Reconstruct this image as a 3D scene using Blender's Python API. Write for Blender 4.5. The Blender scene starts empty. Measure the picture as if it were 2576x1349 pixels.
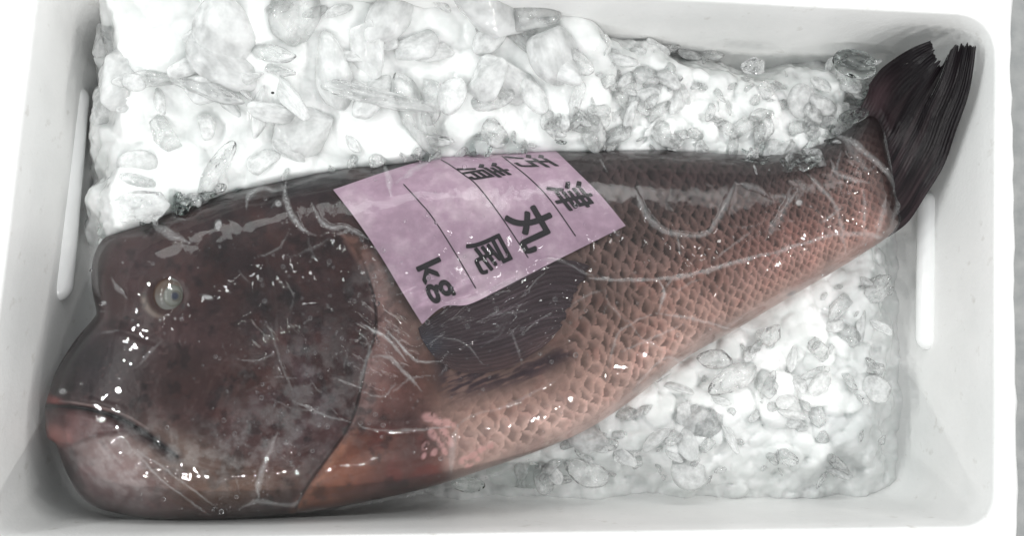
import bpy, bmesh, math, random
import numpy as np
from mathutils import Matrix, Vector

random.seed(7)
rng = np.random.default_rng(7)
sc = bpy.context.scene

# ------------------------------------------------------------------ camera
F = 2504.0                      # focal length in photo units (photo is 2576 x 1349 units)
CU, CV = 1288.0, 674.5
PX = 0.0003                     # metres per unit at the height of the box rim
ZR = 0.14                       # rim height of the box
X = np.array([22069., -366., -1000.]); Y = np.array([1249., 20724., -2504.])
X /= np.linalg.norm(X); Y /= np.linalg.norm(Y)
k = X.dot(Y) / 2
Xa = X - k*Y; Xa /= np.linalg.norm(Xa)
Ya = Y - Y.dot(Xa)*Xa; Ya /= np.linalg.norm(Ya)
Za = np.cross(Xa, Ya)
R = np.array([Xa, Ya, Za])      # rows: world axes in camera coordinates -> maps camera vector to world
fwd = R @ np.array([0, 0, -1.])
CAM = np.array([0, 0, ZR]) - fwd * (F*PX)
cd = bpy.data.cameras.new('camera'); cam = bpy.data.objects.new('camera', cd)
sc.collection.objects.link(cam); sc.camera = cam
cd.sensor_width = 36; cd.lens = 36*F/2576.0
cd.clip_start = 0.01; cd.clip_end = 50
M = Matrix.Identity(4)
for i in range(3):
    for j in range(3): M[i][j] = R[i, j]
    M[i][3] = CAM[i]
cam.matrix_world = M

def P(u, v, z):
    """the point at height z seen at photo position (u, v)"""
    u = np.asarray(u, float); v = np.asarray(v, float); z = np.asarray(z, float)
    d = np.stack([u-CU, CV-v, -F*np.ones_like(u)], -1) @ R.T
    t = (z - CAM[2]) / d[..., 2]
    return CAM + d * t[..., None]

# ------------------------------------------------------------------ light
w = bpy.data.worlds.new('World'); sc.world = w; w.use_nodes = True
bg = w.node_tree.nodes['Background']; bg.inputs[0].default_value = (0.93, 0.97, 1.0, 1); bg.inputs[1].default_value = 0.44
def tube(loc, sx, sy, e, col=(1, 1, 1)):
    l = bpy.data.lights.new('ceiling_tube', 'AREA'); l.shape = 'RECTANGLE'; l.size = sx; l.size_y = sy
    l.energy = e; l.color = col
    o = bpy.data.objects.new('ceiling_tube', l); sc.collection.objects.link(o); o.location = loc
    d = Vector((0, 0, 0.05)) - Vector(loc); o.rotation_euler = d.to_track_quat('-Z', 'Y').to_euler()
W1, W2 = (0.975, 1.0, 0.985), (1.0, 0.98, 0.96)
def row_of(loc, ax, n, span, e, col, soft=False):          # row of unseen lamps, split short or widened soft to shape the reflections
    n *= 2
    for i in range(n):
        o_ = (i/(n-1)-0.5)*span; p = list(loc); p[ax] += o_
        a_, b_ = (0.55, 0.45) if soft else (0.09, 0.035)
        tube(p, a_ if ax == 0 else b_, b_ if ax == 0 else a_, e/n, col)
row_of((-0.75, 1.40, 1.35), 0, 2, 1.9, 10, W1, True)
row_of((0.95, 1.30, 1.45), 0, 2, 1.3, 6, W2, True)
row_of((0.35, -1.40, 1.40), 0, 2, 2.4, 18, W2)
row_of((1.60, 0.10, 1.30), 1, 2, 1.2, 12, W2)
row_of((-1.60, -0.10, 1.30), 1, 2, 1.2, 16, W1)
row_of((-0.25, 0.35, 1.60), 0, 2, 1.8, 1.5, W1)
sc.view_settings.view_transform = 'Standard'; sc.view_settings.look = 'None'
sc.cycles.sample_clamp_indirect = 20; sc.cycles.max_bounces = 9; sc.cycles.diffuse_bounces = 3; sc.cycles.glossy_bounces = 3; sc.cycles.transmission_bounces = 7; sc.cycles.transparent_max_bounces = 12
sc.view_settings.exposure = 0.20; sc.view_settings.gamma = 1.0; sc.view_settings.use_curve_mapping = False

# ------------------------------------------------------------------ helpers
def lin(c):
    c = np.asarray(c, float)/255.0
    return np.where(c <= 0.04045, c/12.92, ((c+0.055)/1.055)**2.4)

def sm(x, a, b):
    t = np.clip((x-a)/(b-a), 0, 1); return t*t*(3-2*t)

def vnoise(u, v, s, seed):
    r = np.random.default_rng(seed); L = r.random((256, 256))
    x = np.asarray(u)/s + 17.3; y = np.asarray(v)/s + 9.1
    xi = np.floor(x).astype(int); yi = np.floor(y).astype(int); fx = x-xi; fy = y-yi
    fx = fx*fx*(3-2*fx); fy = fy*fy*(3-2*fy)
    g = lambda a, b: L[a % 256, b % 256]
    return (g(xi, yi)*(1-fx)+g(xi+1, yi)*fx)*(1-fy) + (g(xi, yi+1)*(1-fx)+g(xi+1, yi+1)*fx)*fy

def fbm(u, v, s, seed, o=4):
    a, t, n = 1.0, 0, 0
    for i in range(o):
        n = n + a*vnoise(u, v, s, seed+i*13); t += a; a *= 0.55; s = s/2.03
    return n/t

def crom(pts, n=8, closed=False):
    p = np.array(pts, float); out = []
    N = len(p)
    for i in range(N if closed else N-1):
        p0, p1, p2, p3 = (p[(i-1) % N], p[i], p[(i+1) % N], p[(i+2) % N]) if closed else \
            (p[max(i-1, 0)], p[i], p[i+1], p[min(i+2, N-1)])
        for k in range(n):
            t = k/n
            out.append(0.5*((2*p1)+(-p0+p2)*t+(2*p0-5*p1+4*p2-p3)*t*t+(-p0+3*p1-3*p2+p3)*t**3))
    if not closed: out.append(p[-1])
    return np.array(out)

def dline(u, v, pts, closed=False):
    """distance to a polyline, and the nearest point"""
    p = np.array(pts, float); best = np.full(u.shape, 1e18); bu = np.zeros(u.shape); bv = np.zeros(u.shape)
    N = len(p)
    for i in range(N if closed else N-1):
        a = p[i]; b = p[(i+1) % N]; d = b-a; L = d.dot(d)+1e-9
        t = np.clip(((u-a[0])*d[0]+(v-a[1])*d[1])/L, 0, 1)
        qu = a[0]+t*d[0]; qv = a[1]+t*d[1]; dd = (u-qu)**2+(v-qv)**2
        m = dd < best; best = np.where(m, dd, best); bu = np.where(m, qu, bu); bv = np.where(m, qv, bv)
    return np.sqrt(best), bu, bv

def inside(u, v, pts):
    p = np.array(pts, float); r = np.zeros(u.shape, bool); N = len(p)
    for i in range(N):
        a = p[i]; b = p[(i+1) % N]
        if a[1] == b[1]: continue
        c = ((a[1] > v) != (b[1] > v)) & (u < (b[0]-a[0])*(v-a[1])/(b[1]-a[1])+a[0]); r ^= c
    return r

def sdist(u, v, pts):
    d, _, _ = dline(u, v, pts, True); return np.where(inside(u, v, pts), -d, d)

def pmask(u, v, pts, soft): return 1 - sm(sdist(u, v, pts), -soft, soft)

def blob(u, v, cx, cy, rx, ry, ang=0, p=1.0):
    a = math.radians(ang); x = (u-cx)*math.cos(a)+(v-cy)*math.sin(a); y = -(u-cx)*math.sin(a)+(v-cy)*math.cos(a)
    return np.exp(-((x/rx)**2+(y/ry)**2)**p)

def mesh_obj(name, verts, faces, mat=None, parent=None, col=None, attrs=None, smooth=True):
    me = bpy.data.meshes.new(name)
    verts = np.asarray(verts, np.float32)
    if isinstance(faces, np.ndarray):
        nf, k = faces.shape
        me.vertices.add(len(verts)); me.vertices.foreach_set('co', verts.ravel())
        me.loops.add(nf*k); me.loops.foreach_set('vertex_index', faces.astype(np.int32).ravel())
        me.polygons.add(nf); me.polygons.foreach_set('loop_start', np.arange(0, nf*k, k, dtype=np.int32))
        me.update(calc_edges=True); me.validate()
    else:
        me.from_pydata(verts.tolist(), [], faces); me.update()
    if smooth: me.polygons.foreach_set('use_smooth', np.ones(len(me.polygons), bool))
    if col is not None:
        a = me.color_attributes.new('Col', 'FLOAT_COLOR', 'POINT')
        c = np.ones((len(verts), 4), np.float32); c[:, :3] = col; a.data.foreach_set('color', c.ravel())
    for kx, val in (attrs or {}).items():
        a = me.attributes.new(kx, 'FLOAT', 'POINT'); a.data.foreach_set('value', np.asarray(val, np.float32))
    o = bpy.data.objects.new(name, me); sc.collection.objects.link(o)
    if mat: me.materials.append(mat)
    if parent: o.parent = parent
    return o

def empty(name, loc=(0, 0, 0)):
    o = bpy.data.objects.new(name, None); sc.collection.objects.link(o); o.location = loc; o.empty_display_size = 0.02; return o

def tag(o, label=None, cat=None, group=None, kind=None):
    if label: o['label'] = label
    if cat: o['category'] = cat
    if group: o['group'] = group
    if kind: o['kind'] = kind
    return o

def grid_faces(nx, ny):
    i = np.arange(nx-1)[:, None]*ny + np.arange(ny-1)[None, :]
    i = i.ravel(); return np.stack([i, i+1, i+ny+1, i+ny], -1)

class NT:
    def __init__(s, name):
        s.m = bpy.data.materials.new(name); s.m.use_nodes = True; s.t = s.m.node_tree
        s.t.nodes.clear(); s.out = s.t.nodes.new('ShaderNodeOutputMaterial')
    def n(s, typ, **kw):
        nd = s.t.nodes.new('ShaderNode'+typ)
        for k, v in kw.items():
            if k.startswith('_'): setattr(nd, k[1:], v)
            else:
                key = int(k[1:]) if k[0] == 'i' and k[1:].isdigit() else k.replace('__', ' ')
                s.set(nd.inputs[key], v)
        return nd
    def set(s, inp, v):
        if isinstance(v, bpy.types.NodeSocket): s.t.links.new(v, inp)
        elif isinstance(v, bpy.types.Node): s.t.links.new(v.outputs[0], inp)
        else: inp.default_value = v
    def done(s, sh): s.t.links.new(sh.outputs[0], s.out.inputs[0]); return s.m
    def noise(s, scale, detail=3, rough=0.55, vec=None):
        nd = s.n('TexNoise'); nd.inputs['Scale'].default_value = scale; nd.inputs['Detail'].default_value = detail
        nd.inputs['Roughness'].default_value = rough
        s.set(nd.inputs['Vector'], vec if vec is not None else s.n('TexCoord').outputs['Object']); return nd
    def ramp(s, fac, stops):
        r = s.n('ValToRGB'); s.set(r.inputs[0], fac); e = r.color_ramp.elements
        while len(e) < len(stops): e.new(0.5)
        for el, (p, c) in zip(e, stops):
            el.position = p; el.color = (*c, 1) if len(c) == 3 else c
        return r
    def bump(s, h, strength, dist, normal=None):
        b = s.n('Bump', Strength=strength, Distance=dist); s.set(b.inputs['Height'], h)
        if normal is not None: s.set(b.inputs['Normal'], normal)
        return b
    def math(s, op, a, b=0.0):
        nd = s.n('Math', _operation=op); s.set(nd.inputs[0], a); s.set(nd.inputs[1], b); return nd

# ------------------------------------------------------------------ materials
def m_foam():
    t = NT('expanded_foam')
    n1 = t.noise(9, 4); n2 = t.noise(70, 3); vo = t.n('TexVoronoi'); vo.inputs['Scale'].default_value = 330
    t.set(vo.inputs['Vector'], t.n('TexCoord').outputs['Object'])
    col = t.ramp(n1.outputs[0], [(0.35, (0.74, 0.745, 0.735)), (0.6, (0.82, 0.82, 0.81))])
    smg = t.ramp(n2.outputs[0], [(0.64, (1, 1, 1)), (0.78, (0.74, 0.72, 0.69))])
    mx = t.n('MixRGB', _blend_type='MULTIPLY', Fac=0.75); t.set(mx.inputs[1], col.outputs[0]); t.set(mx.inputs[2], smg.outputs[0])
    b = t.bump(vo.outputs[0], 0.25, 0.0006); b2 = t.bump(n2.outputs[0], 0.3, 0.001, b)
    return t.done(t.n('BsdfPrincipled', Base__Color=mx.outputs[0], Roughness=0.38, Normal=b2))

def m_table():
    t = NT('table_top'); n = t.noise(60, 4)
    c = t.ramp(n.outputs[0], [(0.3, (0.23, 0.24, 0.24)), (0.7, (0.33, 0.335, 0.33))])
    return t.done(t.n('BsdfPrincipled', Base__Color=c.outputs[0], Roughness=0.5))

def m_icebed():
    t = NT('crushed_ice'); co = t.n('TexCoord').outputs['Object']
    w_ = t.noise(30, 3, 0.6, co); n2 = t.noise(210, 3, 0.6, co)
    wv_ = t.n('MixRGB', _blend_type='ADD', Fac=0.035); t.set(wv_.inputs[1], co); t.set(wv_.inputs[2], w_.outputs['Color'])
    v1 = t.n('TexVoronoi', _feature='SMOOTH_F1'); v1.inputs['Scale'].default_value = 62; v1.inputs['Smoothness'].default_value = 0.25; t.set(v1.inputs['Vector'], wv_)
    v2 = t.n('TexVoronoi', _feature='SMOOTH_F1'); v2.inputs['Scale'].default_value = 150; v2.inputs['Smoothness'].default_value = 0.3; t.set(v2.inputs['Vector'], wv_)
    c = t.ramp(v1.outputs[0], [(0.15, (0.88, 0.885, 0.88)), (0.75, (0.76, 0.775, 0.765))])  # greyer towards lump edges: the dark between lumps is put into the colour
    c2 = t.ramp(w_.outputs[0], [(0.35, (0.92, 0.93, 0.925)), (0.6, (1, 1, 1))])
    mc = t.n('MixRGB', _blend_type='MULTIPLY', Fac=1.0); t.set(mc.inputs[1], c.outputs[0]); t.set(mc.inputs[2], c2.outputs[0])
    b = t.bump(v1.outputs[0], -0.42, 0.005); b1 = t.bump(v2.outputs[0], -0.55, 0.0024, b); b2 = t.bump(n2.outputs[0], 0.3, 0.0006, b1)
    p = t.n('BsdfPrincipled', Base__Color=mc.outputs[0], Roughness=0.07, IOR=1.33, Normal=b2)
    p.inputs['Subsurface Weight'].default_value = 0.5; p.inputs['Subsurface Radius'].default_value = (0.9, 1.0, 0.97)
    p.inputs['Subsurface Scale'].default_value = 0.008
    return t.done(p)

def m_ice(name, milk, glass=False):
    t = NT(name)
    n = t.noise(1.7, 1.5, 0.5); n2 = t.noise(1.6, 3); n3 = t.noise(7, 1.5, 0.5)
    b = t.bump(n.outputs[0], 0.5, 0.008); bb = t.bump(n3.outputs[0], 0.4, 0.0015, b)
    if glass:
        return t.done(t.n('BsdfGlass', Color=(0.985, 1.0, 0.995, 1), Roughness=0.0, IOR=1.31, Normal=b))
    df = t.n('BsdfDiffuse', Color=(0.97, 0.98, 0.975, 1), Normal=b); tl = t.n('BsdfTranslucent', Color=(0.97, 0.98, 0.975, 1), Normal=b)
    pm = t.n('MixShader', Fac=0.3); t.set(pm.inputs[1], df); t.set(pm.inputs[2], tl)
    tp0 = t.n('BsdfTransparent', Color=(1, 1, 1, 1)); g = t.n('BsdfGlass', Color=(0.99, 1.0, 0.995, 1), Roughness=0.0, IOR=1.31, Normal=bb)
    tp = t.n('MixShader', Fac=0.16 if milk < 0.3 else 0.05); t.set(tp.inputs[1], tp0); t.set(tp.inputs[2], g)
    f = t.ramp(n2.outputs[0], [(0.38, (max(milk-0.2, 0),)*3), (0.66, (min(milk+0.25, 1),)*3)])
    mx = t.n('MixShader'); t.set(mx.inputs[0], f.outputs[0]); t.set(mx.inputs[1], tp); t.set(mx.inputs[2], pm)
    sp = t.n('BsdfGlossy', Color=(1, 1, 1, 1), Roughness=0.04, Normal=bb); fr = t.n('Fresnel', IOR=1.4, Normal=bb)
    m3 = t.n('MixShader'); t.set(m3.inputs[0], fr); t.set(m3.inputs[1], mx); t.set(m3.inputs[2], sp)
    return t.done(m3)

def m_skin(name, rough=0.35, bs=0.25):
    t = NT(name)
    c = t.n('Attribute', _attribute_name='Col')
    n = t.noise(420, 3); n2 = t.noise(1500, 2)
    b = t.bump(n.outputs[0], bs, 0.0006); b2 = t.bump(n2.outputs[0], bs, 0.0002, b)
    p = t.n('BsdfPrincipled', Base__Color=c.outputs['Color'], Roughness=rough, Normal=b2)
    p.inputs['Specular IOR Level'].default_value = 0.18
    return t.done(p)

def m_paper():
    t = NT('label_paper'); n = t.noise(18, 5, 0.65); n2 = t.noise(140, 3)
    c = t.ramp(n.outputs[0], [(0.36, tuple(lin((180, 152, 170)))), (0.5, tuple(lin((190, 162, 180)))), (0.66, tuple(lin((214, 194, 204))))])
    c2 = t.ramp(n2.outputs[0], [(0.45, (0.90, 0.89, 0.90)), (0.7, (1.04, 1.04, 1.04))])
    mx = t.n('MixRGB', _blend_type='MULTIPLY', Fac=1.0); t.set(mx.inputs[1], c.outputs[0]); t.set(mx.inputs[2], c2.outputs[0])
    return t.done(t.n('BsdfPrincipled', Base__Color=mx.outputs[0], Roughness=0.5))

def m_plain(name, c, rough=0.5, spec=0.5):
    t = NT(name); p = t.n('BsdfPrincipled', Base__Color=(*c, 1), Roughness=rough)
    p.inputs['Specular IOR Level'].default_value = spec; return t.done(p)

def m_film():
    t = NT('clear_film')
    a = t.n('Attribute', _attribute_name='fold')
    co = t.n('TexCoord').outputs['Object']
    n1 = t.noise(55, 3, 0.55, co); n2 = t.noise(420, 3, 0.65, co)
    b = t.bump(n1.outputs[0], 0.15, 0.0015); b2 = t.bump(n2.outputs[0], 0.15, 0.00018, b)
    tr = t.n('BsdfTransparent', Color=(1, 1, 1, 1))
    gl = t.n('BsdfGlossy', Color=(1, 1, 1, 1), Roughness=0.035, Normal=b2)
    fr = t.n('Fresnel', IOR=1.48, Normal=b2)
    f2 = t.math('MULTIPLY', fr, 0.7); f2.use_clamp = True
    m1 = t.n('MixShader'); t.set(m1.inputs[0], f2); t.set(m1.inputs[1], tr); t.set(m1.inputs[2], gl)
    df = t.n('BsdfDiffuse', Color=(0.85, 0.86, 0.86, 1), Normal=b2); tl = t.n('BsdfTranslucent', Color=(0.85, 0.86, 0.86, 1))
    dt = t.n('MixShader', Fac=0.4); t.set(dt.inputs[1], df); t.set(dt.inputs[2], tl)
    nz = t.ramp(n2.outputs[0], [(0.3, (0.6,)*3), (0.7, (1.2,)*3)])
    ff = t.math('MULTIPLY', a.outputs['Fac'], nz.outputs[0]); ff.use_clamp = True
    m2 = t.n('MixShader'); t.set(m2.inputs[0], ff); t.set(m2.inputs[1], m1); t.set(m2.inputs[2], dt)
    return t.done(m2)

def m_water():
    t = NT('water_drop')
    return t.done(t.n('BsdfGlass', Color=(1, 1, 1, 1), Roughness=0.0, IOR=1.33))

FOAM = m_foam(); BED = m_icebed(); ICE = m_ice('clear_ice', 0.24); MILK = m_ice('milky_ice', 0.60); GLASS = m_ice('glassy_ice', 0, True)
SKIN = m_skin('fish_skin'); FINM = m_skin('fin_skin', 0.33, 0.3); FINM.node_tree.nodes['Principled BSDF'].inputs['Specular IOR Level'].default_value = 0.22; FILM = m_film()

# ------------------------------------------------------------------ table and box
tb = mesh_obj('table', [(-3, -3, -0.021), (3, -3, -0.021), (3, 3, -0.021), (-3, 3, -0.021)], [(0, 1, 2, 3)], m_table(), smooth=False)
tag(tb, kind='structure')

def loop(corners, rad, z, n=14, sub=40):
    """rounded quad through four world xy corners (counter-clockwise), fixed vertex count"""
    c = [np.array(p, float) for p in corners]; out = []
    for i in range(4):
        p, q, r = c[i-1], c[i], c[(i+1) % 4]
        a = (p-q)/np.linalg.norm(p-q); b = (r-q)/np.linalg.norm(r-q)
        R_ = rad[i]; s, e = q+a*R_, q+b*R_
        for k in range(n+1):
            t = k/n; out.append((1-t)**2*s+2*t*(1-t)*(q*0.85+0.15*(s+e)/2)+t*t*e)
        nxt = c[(i+1) % 4]; b2 = (q-nxt)/np.linalg.norm(q-nxt); e2 = nxt+b2*rad[(i+1) % 4]
        for k in range(1, sub): out.append(e+(e2-e)*k/sub)
    return [(p[0], p[1], z) for p in out]

rimpx = [(-70, 1360), (2500, 1323), (2504, 39), (104, -78)]
rim = [P(u, v, ZR)[:2] for u, v in rimpx]
outer_px = [(-330, 1600), (2568, 1580), (2545, -260), (-160, -300)]
outw = [P(u, v, ZR)[:2] for u, v in outer_px]
cen = np.mean(rim, axis=0)
def shrink(cs, d):
    out = []
    for i in range(4):
        p, q, r = cs[i-1], cs[i], cs[(i+1) % 4]
        a = (p-q)/np.linalg.norm(p-q); b = (r-q)/np.linalg.norm(r-q); out.append(q+(a+b)*d)
    return out
RAD = [0.026, 0.023, 0.030, 0.026]
loops = []
L0 = loop(outw, [0.02]*4, -0.02)
jag = rng.normal(0, 1, len(L0)); jag = jag*0.0008
def jit(L, s):
    o = []
    for i, p in enumerate(L):
        d = np.array(p[:2])-cen; d /= np.linalg.norm(d); o.append((p[0]+d[0]*jag[i]*s, p[1]+d[1]*jag[i]*s, p[2]))
    return o
loops += [jit(L0, 1), jit(loop(outw, [0.02]*4, ZR-0.003), 1), jit(loop(shrink(outw, 0.003), [0.02]*4, ZR), 0.5)]
loops += [loop(shrink(rim, -0.003), RAD, ZR), loop(shrink(rim, -0.0008), RAD, ZR-0.0008), loop(rim, RAD, ZR-0.003)]
for z, d in [(0.11, 0.001), (0.08, 0.0025), (0.05, 0.004), (0.03, 0.0055)]:
    loops.append(loop(shrink(rim, d), RAD, z))
for a in range(1, 7):
    th = a/6*math.pi/2; rr = 0.022
    loops.append(loop(shrink(rim, 0.007+rr*(1-math.cos(th))), [r for r in RAD], 0.022-rr*math.sin(th)+0.0))
n = len(loops[0]); V = [p for L in loops for p in L]; Fc = []
for i in range(len(loops)-1):
    for j in range(n): Fc.append((i*n+j, i*n+(j+1) % n, (i+1)*n+(j+1) % n, (i+1)*n+j))
cc = np.mean(loops[-1], axis=0); V.append(tuple(cc)); ci = len(V)-1; bs_ = (len(loops)-1)*n
for j in range(n): Fc.append((bs_+j, bs_+(j+1) % n, ci))
box = empty('foam_box', (cen[0], cen[1], 0))
tag(box, 'white expanded foam fish box with rounded inner corners and scuffed walls', 'box')
def par(o, root):
    o.parent = root; o.matrix_parent_inverse = Matrix.Translation(-Vector(root.location)); return o
par(mesh_obj('box_shell', V, Fc, FOAM), box)

def capsule(p0, p1, r, h, n=16, m=24):
    """rounded rib lying along a wall"""
    p0 = np.array(p0); p1 = np.array(p1); ax = p1-p0; L = np.linalg.norm(ax); ax /= L
    up = np.array([0, 0, 1.]); sd = np.cross(ax, up); sd /= np.linalg.norm(sd); vs = []; fs = []
    st = []
    for i in range(8): a = i/7*math.pi/2; st.append((-r*math.cos(a), math.sin(a)))
    for i in range(8): a = i/7*math.pi/2; st.append((L+r*math.sin(a), math.cos(a)))
    for s, k in st:
        for j in range(n):
            a = 2*math.pi*j/n; vs.append(p0+ax*s+sd*math.cos(a)*r*k+up*math.sin(a)*h*k)
    for i in range(len(st)-1):
        for j in range(n): fs.append((i*n+j, i*n+(j+1) % n, (i+1)*n+(j+1) % n, (i+1)*n+j))
    return [tuple(v) for v in vs], fs
RIB = m_plain('smooth_foam_rib', (0.88, 0.885, 0.88), 0.22)
def wallrib(u0, v0, u1, v1, z, r, h):
    vs, fs = capsule(P(u0, v0, z), P(u1, v1, z), r, h)
    par(mesh_obj('wall_rib', vs, fs, RIB), box)
wallrib(182, 250, 142, 716, 0.045, 0.0140, 0.010)
wallrib(2338, 515, 2334, 850, 0.040, 0.0105, 0.009)

# ------------------------------------------------------------------ fish body
TOP = crom([(113, 1035), (117, 1008), (140, 937), (185, 862), (236, 800), (242, 782), (234, 742), (230, 680), (247, 618), (292, 579), (380, 552), (480, 508),
            (600, 474), (750, 440), (900, 415), (1050, 397), (1200, 385), (1350, 378), (1500, 375), (1650, 376), (1780, 382),
            (1900, 390), (2000, 382), (2080, 355), (2140, 320), (2190, 280), (2225, 262)], 6)
BOT = crom([(2262, 560), (2238, 592), (2180, 632), (2090, 688), (1980, 752), (1850, 830), (1720, 905), (1600, 1000), (1480, 1080), (1360, 1133),
            (1220, 1182), (1070, 1230), (920, 1264), (790, 1288), (660, 1302), (560, 1309), (460, 1311), (380, 1306), (310, 1296),
            (235, 1275), (195, 1240), (170, 1195), (152, 1150), (140, 1118), (120, 1103), (114, 1075)], 6)
OUT = np.vstack([TOP, BOT])
ST = 2.9
gu = np.arange(96, 2290, ST); gv = np.arange(250, 1325, ST)
U, Vv = np.meshgrid(gu, gv, indexing='ij')
ins = inside(U, Vv, OUT)
def poisson(mask, h, iters):
    phi = np.zeros(mask.shape)
    for (ss, it) in ((8, 900), (4, 500), (2, 300), (1, iters)):
        mk = mask[::ss, ::ss]
        if ss == 8: p = np.zeros(mk.shape)
        else:
            p = np.kron(p, np.ones((2, 2)))[:mk.shape[0], :mk.shape[1]]
            if p.shape != mk.shape: p = np.pad(p, ((0, mk.shape[0]-p.shape[0]), (0, mk.shape[1]-p.shape[1])), 'edge')
        hh = (h*ss)**2
        for _ in range(it):
            q = np.zeros_like(p)
            q[1:-1, 1:-1] = 0.25*(p[2:, 1:-1]+p[:-2, 1:-1]+p[1:-1, 2:]+p[1:-1, :-2]+hh)
            p = np.where(mk, q, 0)
    return p
phi = poisson(ins, ST, 200)
Z0, HM = 0.060, 0.060
hh = np.sqrt(phi/phi.max())
hh = np.sin(math.pi/2*hh)**0.85
H = HM*hh                                   # height over the equator

# lengthwise coordinates on the body
topx = np.interp(gu, TOP[20:, 0], TOP[20:, 1]); bp = BOT[::-1]; o_ = np.argsort(bp[:, 0]); botx = np.interp(gu, bp[o_, 0], bp[o_, 1])
wid = np.maximum(botx-topx, 60); mid = (topx+botx)/2
T_ = np.clip((Vv-topx[:, None])/wid[:, None], 0, 1)
Tc = 0.5*T_+0.5*(0.5+np.arcsin(np.clip(2*T_-1, -1, 1))/math.pi)
uc = U - 0.27*(Vv-mid[:, None]); NR = 14.0
row = wid/NR; ds = ST*math.sqrt(1+0.27**2)/(row*0.78); S = np.cumsum(ds)
A_ = np.interp(uc, gu, S); B_ = Tc*NR
A_ = A_+1.0*(fbm(U, Vv, 110, 61)-0.5)+0.38*(fbm(U, Vv, 24, 62, 2)-0.5); B_ = B_+0.8*(fbm(U, Vv, 110, 71)-0.5)+0.34*(fbm(U, Vv, 24, 72, 2)-0.5)
best = np.full(U.shape, 1e9); ex = np.zeros(U.shape); eb = np.zeros(U.shape); ed = np.zeros(U.shape); sid = np.zeros(U.shape)
for dj in (-1, 0, 1):
    j = np.round(B_/0.5)+dj; off = 0.5*(np.mod(j, 2))
    for di in (-1, 0):
        i = np.floor(A_-off)+di+1
        ca = i+off-1.0+0.45; cb = j*0.5
        da = A_-ca; db = (B_-cb)*1.08; r = np.sqrt(da*da+db*db)
        ok = (r < 0.60) & (da > -0.45) & (ca < best)
        best = np.where(ok, ca, best); ex = np.where(ok, da, ex); eb = np.where(ok, db, eb); ed = np.where(ok, 0.60-r, ed)
        sid = np.where(ok, i*7.13+j*3.77, sid)
srnd = np.mod(np.sin(sid)*43758.5, 1.0)
scale_rise = np.clip(1-ed/0.5, 0, 1)          # 1 at the free edge
dark = sm(ex+0.25*(fbm(U, Vv, 16, 66, 2)-0.5), 0.34, -0.16)*sm(ed, 0.0, 0.14)
edge = sm(ed, 0.07, 0.0)
smask = np.maximum(sm(U, 1390, 1470), sm(U, 1040, 1320)*sm(Vv, 940, 1080))*sm(Vv-botx[:, None], -8, -60)
smask *= 1-0.65*pmask(U, Vv, [(1000, 350), (1480, 350), (1500, 520), (1440, 700), (1000, 900)], 40)
scv = sm(T_, 0.0, 0.07)*(0.85+0.15*sm(T_, 0.15, 0.4))

# colour of the skin
def mixc(c, col, m): return c*(1-m[..., None])+lin(col)*m[..., None]
n1 = fbm(U, Vv, 120, 1); n2 = fbm(U, Vv, 36, 2); n3 = fbm(U, Vv, 12, 3, 3); n4 = fbm(U, Vv, 5.5, 5, 2)
C = np.zeros(U.shape+(3,))+lin((74, 50, 48))
body = np.zeros(U.shape+(3,))
keys = [(0, (58, 54, 56)), (0.12, (64, 54, 54)), (0.28, (88, 68, 64)), (0.45, (124, 98, 92)), (0.65, (146, 114, 105)), (0.85, (166, 131, 121)), (1, (192, 160, 152))]
for ch in range(3): body[..., ch] = np.interp(T_+0.10*(n1-0.5)+0.10*(n2-0.5), [k_[0] for k_ in keys], [lin(k_[1])[ch] for k_ in keys])
bm_ = sm(U-0.25*(Vv-800), 950, 1080)
C = C*(1-bm_[..., None])+body*bm_[..., None]
C = mixc(C, (142, 94, 88), 0.45*blob(U, Vv, 1950, 610, 260, 110, -25))
C = mixc(C, (150, 100, 92), 0.5*blob(U, Vv, 2190, 520, 70, 120, 20))
C = mixc(C, (72, 50, 50), 0.7*blob(U, Vv, 1700, 440, 260, 90, 8))
C = mixc(C, (122, 70, 62), 0.30*sm(n2, 0.5, 0.75)*bm_*sm(T_, 0.3, 0.6))
# head
hm = 1-bm_
C = mixc(C, (40, 38, 42), 0.9*hm*blob(U, Vv, 800, 450, 330, 48, -10))
C = mixc(C, (86, 66, 66), 0.6*blob(U, Vv, 330, 640, 80, 60, 30))
C = mixc(C, (38, 33, 38), 0.92*blob(U, Vv, 215, 900, 105, 90, -40, 1.3))
C = mixc(C, (62, 52, 52), 0.6*blob(U, Vv, 340, 930, 120, 90, 0))
C = mixc(C, (100, 66, 58), 0.8*blob(U, Vv, 600, 960, 190, 150, 10))
C = mixc(C, (104, 76, 74), 0.6*blob(U, Vv, 500, 850, 120, 60, 10))
C = mixc(C, (118, 88, 84), 0.6*blob(U, Vv, 640, 1090, 150, 90, 0))
C = mixc(C, (112, 92, 96), 0.4*hm*sm(fbm(U, Vv, 60, 23), 0.45, 0.7)*blob(U, Vv, 770, 960, 170, 160, 20))
C = mixc(C, (148, 126, 122), 0.85*blob(U, Vv, 300, 1165, 120, 70, 40, 1.3))
C = mixc(C, (138, 118, 106), 0.75*blob(U, Vv, 460, 1150, 130, 55, 20))
C = mixc(C, (124, 92, 72), 0.75*blob(U, Vv, 580, 1225, 170, 48, -6))
C = mixc(C, (120, 92, 92), 0.6*blob(U, Vv, 330, 1250, 110, 40, 25))
C = mixc(C, (92, 64, 66), 0.55*pmask(U, Vv, [(155, 1130), (190, 1130), (290, 1230), (420, 1300), (330, 1300), (220, 1260), (160, 1180)], 14))
C = mixc(C, (52, 36, 38), 0.6*hm*sm(fbm(U, Vv, 75, 31), 0.52, 0.68)*blob(U, Vv, 640, 700, 330, 200, 0))
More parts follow.
